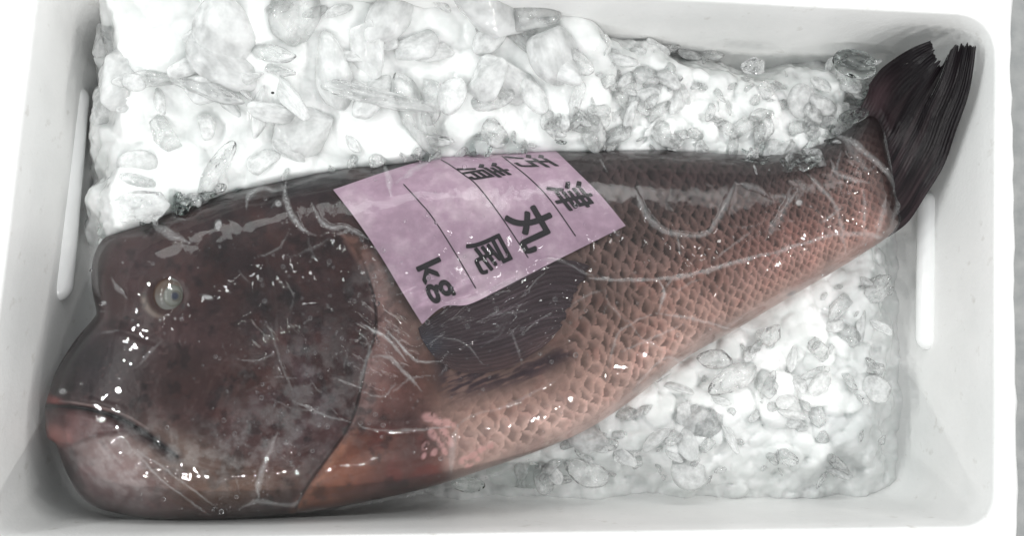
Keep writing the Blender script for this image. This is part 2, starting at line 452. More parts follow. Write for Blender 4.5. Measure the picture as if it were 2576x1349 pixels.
C = mixc(C, (96, 60, 52), 0.4*hm*sm(fbm(U, Vv, 55, 35), 0.5, 0.68)*blob(U, Vv, 600, 640, 330, 120, -10))
# streaks in the cheek under the eye
stk = fbm((U*0.5+Vv*0.2), Vv*0.10, 7, 44, 2)
C = mixc(C, (66, 36, 36), 0.7*blob(U, Vv, 545, 1000, 50, 75, 10)*sm(stk, 0.35, 0.6))
# jaw and lips
mouth = [(112, 1024), (140, 1022), (190, 1024), (250, 1035), (310, 1058), (370, 1095), (440, 1148)]
dm, _, _ = dline(U, Vv, crom(mouth, 5))
lip = pmask(U, Vv, [(108, 1026), (200, 1032), (300, 1056), (345, 1078), (300, 1092), (240, 1098), (180, 1122), (120, 1118)], 8)
C = mixc(C, (104, 62, 60), 0.85*lip)
C = mixc(C, (60, 44, 48), 0.75*lip*sm(n2+n3*0.4, 0.62, 0.82))
C = mixc(C, (178, 112, 108), 0.9*blob(U, Vv, 142, 1095, 34, 24, 20, 1.4))
C = mixc(C, (150, 110, 106), 0.6*blob(U, Vv, 190, 1070, 22, 26, 20))
C = mixc(C, (176, 78, 76), 0.9*blob(U, Vv, 130, 1008, 26, 11, 25, 1.3))
C = mixc(C, (150, 100, 98), 0.7*sm(dline(U, Vv, [(150, 1012), (200, 1020), (270, 1034)])[0], 7, 1))
C = mixc(C, (34, 22, 25), 0.85*sm(dm, 9, 2))
C = mixc(C, (22, 12, 12), 0.95*blob(U, Vv, 124, 1024, 11, 8, 0, 1.5))
C = mixc(C, (58, 44, 50), 0.8*sm(dline(U, Vv, [(300, 1062), (360, 1100), (440, 1150)])[0]+18*(n2-0.5), 30, 8))
# gill cover edge and the membrane behind it
op = crom([(858, 590), (905, 640), (928, 700), (945, 770), (945, 840), (925, 900), (912, 960), (896, 1030), (868, 1090), (815, 1165), (770, 1230), (744, 1280)], 6)
dop, opu, opv = dline(U, Vv, op)
side = np.where(U-np.interp(Vv, op[:, 1], op[:, 0]) > 0, 1, -1)
sdo = dop*side
mem = pmask(U, Vv, [(858, 590), (900, 600), (960, 680), (1010, 760), (1060, 830), (1040, 900), (990, 930), (960, 1000), (950, 1060), (905, 1090), (880, 1080), (945, 830), (930, 700)], 12)
C = mixc(C, (142, 112, 104), 0.85*mem)
C = mixc(C, (170, 120, 98), 0.8*mem*blob(U, Vv, 890, 620, 60, 40, 40))
C = mixc(C, (164, 112, 98), 0.6*blob(U, Vv, 985, 980, 55, 90, 10))
C = mixc(C, (112, 70, 60), 0.7*blob(U, Vv, 1070, 960, 60, 70, 0))
_fs = fbm(U*0.25+Vv*0.05, Vv+U*0.38, 9, 47, 3)
C = mixc(C, (78, 58, 62), 0.85*pmask(U, Vv, [(1090, 890), (1250, 930), (1440, 860), (1440, 900), (1340, 960), (1230, 985), (1130, 1012), (1100, 960)], 26)*(0.35+0.9*sm(_fs, 0.3, 0.6)))
C = mixc(C, (168, 132, 122), 0.75*sm(sdo, 0, 5)*sm(sdo+14*(n2-0.5), 52, 26)*sm(Vv, 600, 680)*sm(Vv, 1150, 1060))
org = pmask(U, Vv, [(735, 1290), (800, 1200), (858, 1118), (905, 1072), (1000, 1075), (1070, 1075), (1110, 1150), (1125, 1215), (1000, 1248), (880, 1272)], 16)
C = mixc(C, (110, 70, 62), 0.9*org)
C = mixc(C, (164, 102, 74), 0.85*org*blob(U, Vv, 850, 1195, 120, 55, -35))
C = mixc(C, (214, 150, 116), 0.7*org*sm(dop+10*n3, 40, 12))
C = mixc(C, (118, 56, 50), 0.6*org*sm(fbm(U, Vv, 40, 51), 0.46, 0.64)*sm(U, 860, 960))
C = mixc(C, (156, 90, 58), 0.6*org*blob(U, Vv, 790, 1262, 80, 22, -8))
C = mixc(C, (46, 33, 34), 0.85*sm(sdo, -10, -1)*sm(sdo, 5, 0)*sm(Vv, 640, 720))
# mottling everywhere
C *= (0.80+0.42*n2*1.0)[..., None]; C *= (0.86+0.28*n3)[..., None]; C *= (0.93+0.14*n4)[..., None]
sp = fbm(U, Vv, 9, 81, 1); C = mixc(C, (134, 104, 98), 0.30*hm*sm(sp, 0.80, 0.92)*sm(Vv, 700, 850))
# scales
dk = smask*scv
C = C*(1+(0.22*dk*edge)[..., None])
C = C*(1-(0.68*dk*dark*(0.5+0.9*sm(0.95-T_, 0, 0.6))*(0.45+0.9*fbm(U, Vv, 60, 77)))[..., None])
C = C*(1+(dk*(0.55*sm(scale_rise, 0.25, 0.8)+0.5*(srnd-0.5)))[..., None])
# torn pale scales
tear = np.zeros(U.shape)
for (a, b, rr, an) in [(1080, 1050, 20, 0), (1102, 1062, 17, 30), (1128, 1066, 20, 10), (1118, 1088, 16, 50), (1088, 1094, 17, 60), (1108, 1114, 16, 70),
                       (1132, 1112, 16, 60), (1070, 1122, 13, 120), (1092, 1140, 13, 120), (1118, 1136, 12, 60), (1066, 1148, 10, 120),
                       (1168, 1158, 16, -30), (1190, 1146, 15, -30), (1212, 1132, 14, -30), (1236, 1122, 13, -25), (1180, 1172, 13, -30), (1205, 1155, 12, -30)]:
    m = blob(U, Vv, a, b, rr, rr*0.62, an, 3.0); tear = np.maximum(tear, m)
tear *= sm(n3, 0.22, 0.4)
C = mixc(C, (226, 172, 166), 0.9*tear)
C = mixc(C, (50, 20, 20), 0.9*blob(U, Vv, 1992, 739, 14, 5, -25, 1.5))

# relief of the skin
det = 0.0011*(fbm(U, Vv, 46, 91)-0.5)+0.0003*(n3-0.5)
det += dk*(0.00045*scale_rise-0.0002)
det += 0.0009*tear
det += -0.0045*np.exp(-(dm/9.0)**2)*sm(U, 460, 330)-0.002*np.exp(-(dm/4)**2)
det += 0.0060*lip*sm(dm, 0, 26)+0.0020*sm(dline(U, Vv, [(118, 1000), (200, 1008), (300, 1034)])[0], 22, 4)
det += -0.0030*sm(sdo, -4, 6)*sm(sdo, 60, 5)*sm(Vv, 600, 700)+0.0012*sm(sdo, -26, -6)*sm(sdo, 0, -4)
det += 0.0035*blob(U, Vv, 420, 748, 66, 60)-0.004*blob(U, Vv, 422, 745, 44, 42, 0, 2)
det += -0.0015*blob(U, Vv, 290, 815, 60, 14, -15)-0.002*blob(U, Vv, 330, 840, 90, 10, 20)
pre = [(660, 640), (690, 760), (690, 860), (715, 950), (735, 1010), (760, 1090)]
dp, _, _ = dline(U, Vv, crom(pre, 5)); det += -0.0010*np.exp(-(dp/8)**2)
C = mixc(C, (44, 32, 34), 0.30*sm(dp+14*(n3-0.5), 8, 1)*sm(Vv, 760, 830))
for pts, dd in (([(170, 1130), (240, 1200), (330, 1270), (440, 1302)], 0.002), ([(260, 1110), (330, 1190), (430, 1250), (560, 1290)], 0.0016),
                ([(430, 1150), (560, 1190), (700, 1170), (800, 1120)], 0.0012)):
    d_, _, _ = dline(U, Vv, crom(pts, 5)); det -= dd*np.exp(-(d_/8)**2)
fadeE = sm(hh, 0.05, 0.25)
ZF = Z0+H+det*fadeE

# orbit colours
C = mixc(C, (84, 60, 52), 0.85*blob(U, Vv, 408, 756, 44, 40, 0, 2))
crn = blob(U, Vv, 410, 752, 53, 50, 0, 6)-blob(U, Vv, 416, 747, 50, 48, 0, 6)
C = mixc(C, (190, 172, 152), 0.8*np.clip(crn, 0, 1)*sm(U-(Vv-770)*0.8, 400, 370))
por = fbm(U, Vv, 7, 83, 1); C = mixc(C, (30, 24, 26), 0.5*hm*sm(por, 0.84, 0.93)*blob(U, Vv, 560, 560, 420, 110, -15))
C = mixc(C, (28, 22, 24), 0.8*np.maximum(blob(U, Vv, 318, 800, 7, 5, 0, 2), blob(U, Vv, 345, 792, 5, 4, 0, 2)))
C = C*(0.72+0.75*fbm(U, Vv, 70, 87, 5)**1.0*1.0)[..., None]
C = mixc(C, (96, 50, 42), 0.35*hm*sm(fbm(U, Vv, 48, 88), 0.52, 0.72)*sm(U, 350, 520))
C = mixc(C, (20, 17, 20), 0.5*hm*sm(fbm(U, Vv, 34, 89), 0.56, 0.74))
C = C*(1-(0.46*hm*(1-0.55*blob(U, Vv, 340, 1180, 190, 110, 30)))[..., None]*np.array([1, 0.98, 0.86]))
C = C*(1-0.16*bm_*sm(T_, 0.85, 0.5))[..., None]
C = mixc(C, (136, 118, 116), 0.55*blob(U, Vv, 300, 1170, 130, 75, 38, 1.3)*(0.5+fbm(U, Vv, 30, 92, 3)))
C = mixc(C, (124, 106, 96), 0.45*blob(U, Vv, 470, 1150, 130, 50, 20))
C = mixc(C, (84, 56, 56), 0.55*lip*(0.5+n2)); C = mixc(C, (158, 104, 98), 0.7*blob(U, Vv, 140, 1095, 36, 24, 20, 1.4))
C = mixc(C, (150, 74, 70), 0.7*blob(U, Vv, 132, 1008, 30, 10, 20, 1.3))
_lm, _, _ = dline(U, Vv, crom([(112, 1022), (190, 1026), (250, 1037), (310, 1058), (372, 1094), (446, 1150)], 5))
C = mixc(C, (10, 8, 9), 0.95*sm(_lm, 7, 1.5)); C = mixc(C, (150, 134, 130), 0.6*sm(dline(U, Vv, crom([(150, 1010), (200, 1016), (262, 1028), (320, 1048), (372, 1080)], 5))[0], 4, 1))
C = mixc(C, (22, 17, 20), 0.8*blob(U, Vv, 400, 1120, 62, 17, 38)); C = mixc(C, (14, 7, 7), 0.95*blob(U, Vv, 124, 1024, 12, 9, 0, 1.5))
C = mixc(C, (44, 32, 34), 0.85*sm(U-0.22*(Vv-430)+26*(n2-0.5), 2140, 2235)*sm(Vv, 640, 520))
C = C*(1-bm_[..., None]*np.array([0.30, 0.245, 0.245]))
C = np.clip(C, 0.004, 0.9)

# mesh: cells with any corner inside, outer corners moved onto the outline, closed underneath
nx, ny = U.shape
cell = ins[:-1, :-1] | ins[1:, :-1] | ins[:-1, 1:] | ins[1:, 1:]
use = np.zeros(U.shape, bool)
use[:-1, :-1] |= cell; use[1:, :-1] |= cell; use[:-1, 1:] |= cell; use[1:, 1:] |= cell
bd = use & ~ins
_, qu, qv = dline(U[bd], Vv[bd], OUT, True)
UU = U.copy(); VV = Vv.copy(); UU[bd] = qu; VV[bd] = qv; ZF = np.where(bd, Z0, ZF)
idx = -np.ones(U.shape, int); idx[use] = np.arange(use.sum())
ii, jj = np.nonzero(cell)
ft = np.stack([idx[ii, jj], idx[ii+1, jj], idx[ii+1, jj+1], idx[ii, jj+1]], -1)[:, ::-1]
vt = P(UU[use], VV[use], ZF[use])
inn = ins[use]; nb = use.sum(); low = np.arange(nb); low[inn] = nb+np.arange(inn.sum())
uz = np.maximum(Z0-0.85*H[use][inn], 0.004)
vl = P(UU[use][inn], VV[use][inn], np.full(inn.sum(), Z0)); vl[:, 2] = uz
fl = low[ft][:, ::-1]
keep = ~np.all(~inn[ft], axis=1)
vcol = np.vstack([C[use], C[use][inn]])
fish = empty('fish', tuple(P(1200, 850, 0.0)))
tag(fish, 'large dark brown whole fish with pinkish scaly belly lying on ice under clear film', 'fish')
par(mesh_obj('fish_body', np.vstack([vt, vl]), np.vstack([ft[keep], fl[keep]]), SKIN, None, vcol), fish)

def samp(u, v, G):
    x = np.clip((np.asarray(u, float)-gu[0])/ST, 0, nx-1.001); y = np.clip((np.asarray(v, float)-gv[0])/ST, 0, ny-1.001)
    i = x.astype(int); j = y.astype(int); fx = x-i; fy = y-j
    return (G[i, j]*(1-fx)+G[i+1, j]*fx)*(1-fy)+(G[i, j+1]*(1-fx)+G[i+1, j+1]*fx)*fy
def blur(G, n):
    for _ in range(n):
        G = (np.roll(G, 1, 0)+np.roll(G, -1, 0)+np.roll(G, 1, 1)+np.roll(G, -1, 1)+2*G)/6
    return G
Hs = blur(H, 25)
def zfish(u, v): return Z0+samp(u, v, Hs)

# eye
def dome(name, cu, cv, ru, rv, z, hgt, mat, parent, colf=None, n=40, m=18, flat=1.0):
    vs = []; cs = []
    for i in range(m+1):
        r = i/m
        for j in range(n):
            a = 2*math.pi*j/n; u = cu+ru*r*math.cos(a); v = cv+rv*r*math.sin(a)
            vs.append(P(u, v, z+hgt*math.sqrt(max(0, 1-r*r*flat)))); cs.append(colf(r, a) if colf else (1, 1, 1))
    b0 = len(vs)
    fs = [(i*n+j, i*n+(j+1) % n, (i+1)*n+(j+1) % n, (i+1)*n+j) for i in range(m) for j in range(n)]
    vs.append(P(cu, cv, z-0.006)); cs.append(cs[-1])
    fs += [(m*n+j, m*n+(j+1) % n, b0) for j in range(n)]
    return par(mesh_obj(name, vs, fs, mat, None, np.array(cs)), parent)
EYE = m_skin('eye_surface', 0.12, 0.03)
ze = float(zfish(430, 742))
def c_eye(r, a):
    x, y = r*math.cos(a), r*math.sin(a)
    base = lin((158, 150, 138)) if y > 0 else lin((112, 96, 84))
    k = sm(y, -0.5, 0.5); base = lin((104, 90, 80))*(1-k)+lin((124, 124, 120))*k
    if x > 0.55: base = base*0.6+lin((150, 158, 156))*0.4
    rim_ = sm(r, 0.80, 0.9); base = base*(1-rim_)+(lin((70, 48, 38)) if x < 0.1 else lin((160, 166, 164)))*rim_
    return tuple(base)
eb_ = dome('eyeball', 428, 743, 45, 47, ze-0.0035, 0.0068, EYE, fish, c_eye)
ir = dome('iris', 433, 744, 29, 31, ze+0.0002, 0.0040, EYE, fish, lambda r, a: tuple(lin((130, 132, 126))*(1-sm(r, .5, 1))+lin((108, 108, 98))*sm(r, .5, 1)))
pu = dome('pupil', 440, 745, 15, 15.5, ze+0.0030, 0.0018, EYE, fish, lambda r, a: tuple(lin((58, 62, 76))*(1-sm(r, .35, 1))+lin((118, 116, 104))*sm(r, .35, 1)))
for s_ in (ir, pu):
    s_.parent = eb_; s_.matrix_parent_inverse = Matrix.Identity(4)

# fins -------------------------------------------------------------
def loft_fin(name, base, tip, e0, e1, nr, na, zf, colf, mat, ray=34, slit=None, thick=0.0012, frayf=None):
    """membrane between two edge curves e0,e1 running from base line to tip line"""
    B = crom(base, 10); Tt = crom(tip, 10); E0 = crom(e0, 10); E1 = crom(e1, 10)
    def at(c, t):
        d = np.r_[0, np.cumsum(np.linalg.norm(np.diff(c, axis=0), axis=1))]; d /= d[-1]
        return np.stack([np.interp(t, d, c[:, 0]), np.interp(t, d, c[:, 1])], -1)
    s = np.linspace(0, 1, nr); a = np.linspace(0, 1, na)
    Sg, Ag = np.meshgrid(s, a, indexing='ij')
    fr = frayf(s) if frayf else np.ones(nr)
    A2 = Ag*fr[:, None]
    Pp = (1-Sg)[..., None]*at(E0, A2)+Sg[..., None]*at(E1, A2)+(1-A2)[..., None]*at(B, Sg)+A2[..., None]*at(Tt, Sg) \
        - ((1-Sg)*(1-A2))[..., None]*B[0]-(Sg*(1-A2))[..., None]*B[-1]-((1-Sg)*A2)[..., None]*Tt[0]-(Sg*A2)[..., None]*Tt[-1]
    u, v = Pp[..., 0], Pp[..., 1]
    rayw = 0.5+0.5*np.cos(2*math.pi*ray*(Sg+0.05*(fbm(Sg*400, A2*120, 70, 7)-0.5)))
    rayw = rayw*(0.3+0.9*fbm(Sg*500, A2*60, 26, 9, 2))
    z = zf(u, v, Sg, A2)+0.0004*rayw+0.0006*(fbm(u, v, 14, 19)-0.5)
    col = colf(u, v, Sg, A2, rayw)
    vt = P(u.ravel(), v.ravel(), z.ravel()); vb = vt.copy(); vb[:, 2] -= thick
    f = grid_faces(nr, na)
    if slit is not None:
        mid_s = (Sg[:-1, :-1]+Sg[1:, 1:])/2; mid_a = (A2[:-1, :-1]+A2[1:, 1:])/2
        f = f[~slit(mid_s, mid_a).ravel()]
    N_ = len(vt)
    # side walls on boundary edges
    ed = {}
    for q in f:
        for k_ in range(4):
            e_ = (int(q[k_]), int(q[(k_+1) % 4]))
            if (e_[1], e_[0]) in ed: del ed[(e_[1], e_[0])]
            else: ed[e_] = 1
    walls = np.array([(b, a_, a_+N_, b+N_) for (a_, b) in ed])
    return par(mesh_obj(name, np.vstack([vt, vb]), np.vstack([f, f[:, ::-1]+N_, walls]), mat, None, np.vstack([col.reshape(-1, 3)]*2)), fish)

rf = np.random.default_rng(3)
def fray_tail(s):
    f = 1-0.014*rf.random(len(s))-0.03*vnoise(s*300, s*0, 12, 4)
    f -= 0.12*np.exp(-((s-0.47)/0.11)**2)+0.03*np.exp(-((s-0.24)/0.05)**2)
    for c_, d_, w_ in ((0.30, 0.05, 0.008), (0.38, 0.05, 0.006), (0.74, 0.06, 0.012), (0.88, 0.03, 0.008), (0.14, 0.03, 0.006)): f -= d_*np.exp(-((s-c_)/w_)**2)
    return f
def ztail(u, v, s, a): return 0.064+0.010*np.sin(math.pi*s)*(1-a)+0.066*sm(a, 0.05, 1.0)+0.0035*np.sin(s*19+a*2)*a
def ctail(u, v, s, a, ry):
    c = np.zeros(u.shape+(3,))+lin((20, 16, 19))
    c = mixc(c, (46, 33, 37), 0.7*sm(a, 0.5, 0.05)*sm(fbm(s*300, a*60, 14, 5), 0.3, 0.7))
    c = mixc(c, (74, 62, 64), 0.35*sm(fbm(s*420, a*30, 22, 15, 2), 0.5, 0.8)*sm(a, 0.85, 0.2))
    c = mixc(c, (74, 56, 60), 0.5*blob(u, v, 2205, 255, 30, 60, 20))
    return c*(0.9+0.22*ry[..., None])
loft_fin('tail_fin', [(2150, 300), (2190, 380), (2215, 470), (2236, 596)], [(2345, 100), (2368, 140), (2388, 130), (2402, 105), (2458, 98)],
         [(2150, 300), (2182, 235), (2192, 205), (2225, 165), (2290, 122), (2345, 100)],
         [(2236, 596), (2285, 558), (2330, 490), (2375, 415), (2405, 330), (2440, 225), (2458, 98)],
         190, 110, ztail, ctail, FINM, 30, lambda s, a: ((np.abs(s-0.585-0.02*(a-0.6)) < 0.004+0.022*np.clip(a-0.62, 0, 1)) & (a > 0.62)), frayf=fray_tail)
def cpec(u, v, s, a, ry):
    c = np.zeros(u.shape+(3,))+lin((60, 47, 51))
    c = mixc(c, (84, 70, 76), 0.7*sm(fbm(s*500, a*40, 12, 15), 0.5, 0.75)*sm(a, 0.1, 0.5))
    c = mixc(c, (86, 64, 64), 0.8*sm(s, 0.6, 1.0)*sm(fbm(u, v, 40, 8)+0.4*s, 0.4, 0.9))
    c = mixc(c, (60, 62, 72), 0.7*blob(u, v, 1075, 870, 40, 40))
    return c*(0.8+0.35*ry[..., None])
fu0 = lambda s: 1-0.03*rf.random(len(s))
loft_fin('pectoral_fin', [(1052, 826), (1060, 852), (1078, 880), (1098, 905)], [(1506, 668), (1468, 722), (1440, 776), (1418, 822), (1372, 872)],
         [(1052, 826), (1130, 772), (1270, 712), (1400, 655), (1496, 672)], [(1098, 905), (1165, 938), (1270, 928), (1372, 872)],
         150, 110, lambda u, v, s, a: zfish(u, v)+0.0016, cpec, FINM, 19, frayf=lambda s: 1-0.03*vnoise(s*200, s*0, 9, 3)-0.012*rf.random(len(s)))

# ------------------------------------------------------------------ label
LIFT = 0.0042
def zlab(u, v): return zfish(u, v)+LIFT+0.0012*(fbm(u, v, 70, 201, 2)-0.5)+0.0028*blob(u, v, 1130, 735, 90, 24, -22)
def coons(top, bot, left, right, n, m):
    def at(c, t):
        c = crom(c, 10); d = np.r_[0, np.cumsum(np.linalg.norm(np.diff(c, axis=0), axis=1))]; d /= d[-1]
        return np.stack([np.interp(t, d, c[:, 0]), np.interp(t, d, c[:, 1])], -1)
    p, q = np.meshgrid(np.linspace(0, 1, n), np.linspace(0, 1, m), indexing='ij')
    t_, b_, l_, r_ = at(top, p), at(bot, p), at(left, q), at(right, q)
    c00, c10, c01, c11 = [np.array(x, float) for x in (top[0], top[-1], bot[0], bot[-1])]
    P_, Q_ = p[..., None], q[..., None]
    return (1-Q_)*t_+Q_*b_+(1-P_)*l_+P_*r_-((1-P_)*(1-Q_)*c00+P_*(1-Q_)*c10+(1-P_)*Q_*c01+P_*Q_*c11)
G = coons([(838, 477), (975, 430), (1090, 398), (1230, 382), (1395, 376)], [(1062, 816), (1115, 772), (1180, 766), (1270, 722), (1420, 645), (1574, 568)],
          [(838, 477), (900, 558), (960, 648), (1010, 732), (1062, 816)], [(1395, 376), (1445, 425), (1510, 490), (1574, 568)], 110, 80)
lu, lv = G[..., 0].ravel(), G[..., 1].ravel(); lz = zlab(lu, lv)
vt = P(lu, lv, lz); vb = P(lu, lv, lz-0.0003)
f = grid_faces(110, 80); N_ = len(vt)
label = empty('paper_label', tuple(P(1220, 600, 0.11)))
tag(label, 'mauve paper label with black Japanese characters and kg on the back of the fish', 'label')
par(mesh_obj('label_sheet', np.vstack([vt, vb]), np.vstack([f, f[:, ::-1]+N_]), m_paper()), label)
INK = m_plain('black_ink', (0.018, 0.015, 0.018), 0.5, 0.3)
def strip(pts, wd, dz, name, mat, parent):
    c = crom(pts, 14); vs = []; t = np.gradient(c, axis=0); t /= np.linalg.norm(t, axis=1)[:, None]
    for s in (-1, 1):
        q = c+np.stack([-t[:, 1], t[:, 0]], -1)*s*wd/2; vs.append(P(q[:, 0], q[:, 1], zlab(q[:, 0], q[:, 1])+dz))
    m = len(c); fs = [(i, i+1, m+i+1, m+i) for i in range(m-1)]
    return par(mesh_obj(name, np.vstack(vs), fs, mat), parent)
for pts in ([(1015, 463), (1052, 504), (1088, 547), (1141, 630), (1197, 726)], [(1110, 402), (1131, 414), (1165, 438), (1201, 467), (1260, 544), (1329, 649)],
            [(1262, 392), (1280, 406), (1335, 451), (1385, 504), (1448, 594)]):
    strip(pts, 2.6, 0.0004, 'ruled_line', INK, label)
def glyph(ch, cu, cv, rdir, udir, w_, h_, bold=0.02):
    """one printed character laid on the paper: rdir / udir are the reading and upright directions"""
    cu_ = bpy.data.curves.new('t', 'FONT'); cu_.body = ch; cu_.resolution_u = 6
    o = bpy.data.objects.new('t', cu_); sc.collection.objects.link(o)
    bpy.context.view_layer.update()
    me = bpy.data.meshes.new_from_object(o.evaluated_get(bpy.context.evaluated_depsgraph_get()))
    bpy.data.objects.remove(o)
    bm = bmesh.new(); bm.from_mesh(me)
    bmesh.ops.triangulate(bm, faces=bm.faces)
    for _ in range(3):
        lg = [e for e in bm.edges if e.calc_length() > 0.12]
        if lg: bmesh.ops.subdivide_edges(bm, edges=lg, cuts=1)
    bmesh.ops.triangulate(bm, faces=bm.faces)
    co = np.array([v.co[:2] for v in bm.verts]); mn, mx = co.min(0), co.max(0)
    co = (co-(mn+mx)/2)/(mx-mn)
    r_ = np.array(rdir, float); r_ /= np.linalg.norm(r_); u_ = np.array(udir, float); u_ /= np.linalg.norm(u_)
    q0 = np.array([cu, cv])+co[:, :1]*(w_-bold*2)*r_+co[:, 1:]*(h_-bold*2)*u_
    f0 = [[v.index for v in f_.verts] for f_ in bm.faces]; vs = []; fs = []
    for k_, (dx, dy) in enumerate([(0, 0), (1, 0), (-1, 0), (0, 1), (0, -1), (.7, .7), (-.7, .7), (.7, -.7), (-.7, -.7)]):
        q = q0+dx*bold*r_+dy*bold*u_
        fs += [[i+len(q0)*k_ for i in f_] for f_ in f0]; vs.append(P(q[:, 0], q[:, 1], zlab(q[:, 0], q[:, 1])+0.00045+0.00003*k_))
    vs = np.vstack(vs)
    bm.free()
    par(mesh_obj('printed_character', vs, fs, INK, smooth=False), label)
UPD = (0.9, -0.42)
glyph('丸', 1343, 572, (0.50, 0.86), UPD, 116, 110, 3.2)
glyph('津', 1438, 492, (0.62, 0.78), (0.97, -0.22), 84, 94, 1.9)
glyph('清', 1220, 431, (0.86, 0.52), (0.97, -0.16), 64, 106, 1.7)
glyph('汚', 1338, 405, (0.86, 0.50), (0.97, -0.05), 64, 100, 1.9)
glyph('尾', 1231, 637, (0.46, 0.86), UPD, 90, 92, 1.9)
glyph('k', 1087, 682, (0.46, 0.86), UPD, 52, 66, 2.2)
glyph('g', 1106, 732, (0.46, 0.86), UPD, 54, 66, 2.2)

# ------------------------------------------------------------------ ice bed
def bed_poly_upper():
    return [(190, -200), (1250, -200), (1480, -60), (1640, 10), (1760, 60), (1900, 95), (2050, 90), (2130, 80), (2225, 110), (2265, 180), (2250, 260), (2240, 330),
            (2200, 470), (1950, 600), (1700, 580), (1300, 590), (900, 630), (600, 700), (400, 740), (250, 700), (195, 620), (185, 400), (190, 100)]
def bed_poly_lower():
    return [(950, 1100), (1200, 1000), (1500, 850), (1800, 650), (2100, 480), (2300, 480), (2325, 600), (2335, 800), (2335, 1100), (2310, 1250), (2200, 1285), (1700, 1290), (1350, 1275), (1100, 1262)]
TXT = OUT[:, 0], OUT[:, 1]
def build_bed(name, poly, u0, u1, v0, v1, zf, seed, label_, cat, blobs, soft, rr):
    st = 4.0; a = np.arange(u0, u1, st); b = np.arange(v0, v1, st); A, B = np.meshgrid(a, b, indexing='ij')
    d = sdist(A, B, crom(poly, 4, True))+130*(fbm(A, B, 130, seed)-0.5)
    z = zf(A, B)
    r = np.random.default_rng(seed); add = np.zeros(A.shape)
    for _ in range(blobs):
        cu, cv = r.uniform(u0, u1), r.uniform(v0, v1); R1 = r.uniform(*rr)*r.uniform(.6, 1.3)*(0.42 if (cu > 1450 and v0 < 0) else 1); R2 = R1*r.uniform(.35, .9); an = r.uniform(0, math.pi); hgt = R2*PX*r.uniform(.35, .85)
        i0, i1 = max(0, int((cu-R1-u0)/st)), int((cu+R1-u0)/st)+1; j0, j1 = max(0, int((cv-R1-v0)/st)), int((cv+R1-v0)/st)+1
        x = A[i0:i1, j0:j1]-cu; y = B[i0:i1, j0:j1]-cv
        if x.size == 0: continue
        p = (x*math.cos(an)+y*math.sin(an))/R1; q = (-x*math.sin(an)+y*math.cos(an))/R2
        rr2 = np.abs(p)**2.6+np.abs(q)**2.6
        bump = hgt*np.sqrt(np.clip(1-rr2, 0, 1))*r.uniform(0.7, 1)+(p*r.uniform(-.3, .3)+q*r.uniform(-.3, .3))*hgt*(rr2 < 1)
        add[i0:i1, j0:j1] = np.maximum(add[i0:i1, j0:j1], bump)
    z = z+add+0.0012*(fbm(A, B, 16, seed+5)-0.5)
    z = (zf(A, B)*sm(d, 50, -150 if v0 < 0 else -190)+(z-zf(A, B))*sm(d, 30, -70))-0.012*sm(d, 10, 60)
    m = (d < 70) & (z > -0.009)
    c = m[:-1, :-1] | m[1:, 1:]
    us = np.zeros(A.shape, bool); us[:-1, :-1] |= c; us[1:, :-1] |= c; us[:-1, 1:] |= c; us[1:, 1:] |= c
    ix = -np.ones(A.shape, int); ix[us] = np.arange(us.sum()); i_, j_ = np.nonzero(c)
    ff = np.stack([ix[i_, j_], ix[i_, j_+1], ix[i_+1, j_+1], ix[i_+1, j_]], -1)
    vv = P(A[us], B[us], np.full(us.sum(), 0.06)); vv[:, 2] = z[us]
    o = mesh_obj(name, vv, ff, BED); tag(o, label_, cat, None, 'stuff')
    def zb(u, v):
        x = np.clip((u-u0)/st, 0, len(a)-1).astype(int); y = np.clip((v-v0)/st, 0, len(b)-1).astype(int); return z[x, y]
    return o, zb
def z_up(u, v):
    base = 0.072+0.026*sm(v, 420, 60)*sm(u, 2000, 900)
    base = base-0.012*sm(u, 1500, 2100)
    lt = sm(u, 700, 300)*sm(v, 200, 560); base = base+0.006*lt
    return base
topline = lambda u: np.interp(u, TOP[40:, 0], TOP[40:, 1])
def z_up2(u, v):
    z = z_up(u, v); g = v-topline(u)        # sinks once it is under the fish
    return z-0.035*sm(g, 10, 60)
bedU, zbU = build_bed('crushed_ice', bed_poly_upper(), 100, 2350, -260, 800, z_up2, 11, 'bank of bright melting crushed ice heaped above the back of the fish', 'crushed ice', 1900, 70, (22, 105))
botline = lambda u: np.interp(u, bp[o_, 0], bp[o_, 1])
def z_lo(u, v): return 0.048-0.035*sm(botline(u)-v, 10, 60)+0.006*(fbm(u, v, 160, 6)-0.5)-0.008*sm(v, 1100, 1260)
bedL, zbL = build_bed('crushed_ice', bed_poly_lower(), 900, 2400, 420, 1320, z_lo, 29, 'fine white crushed ice filling the corner below the belly of the fish', 'crushed ice', 1700, 60, (12, 50))

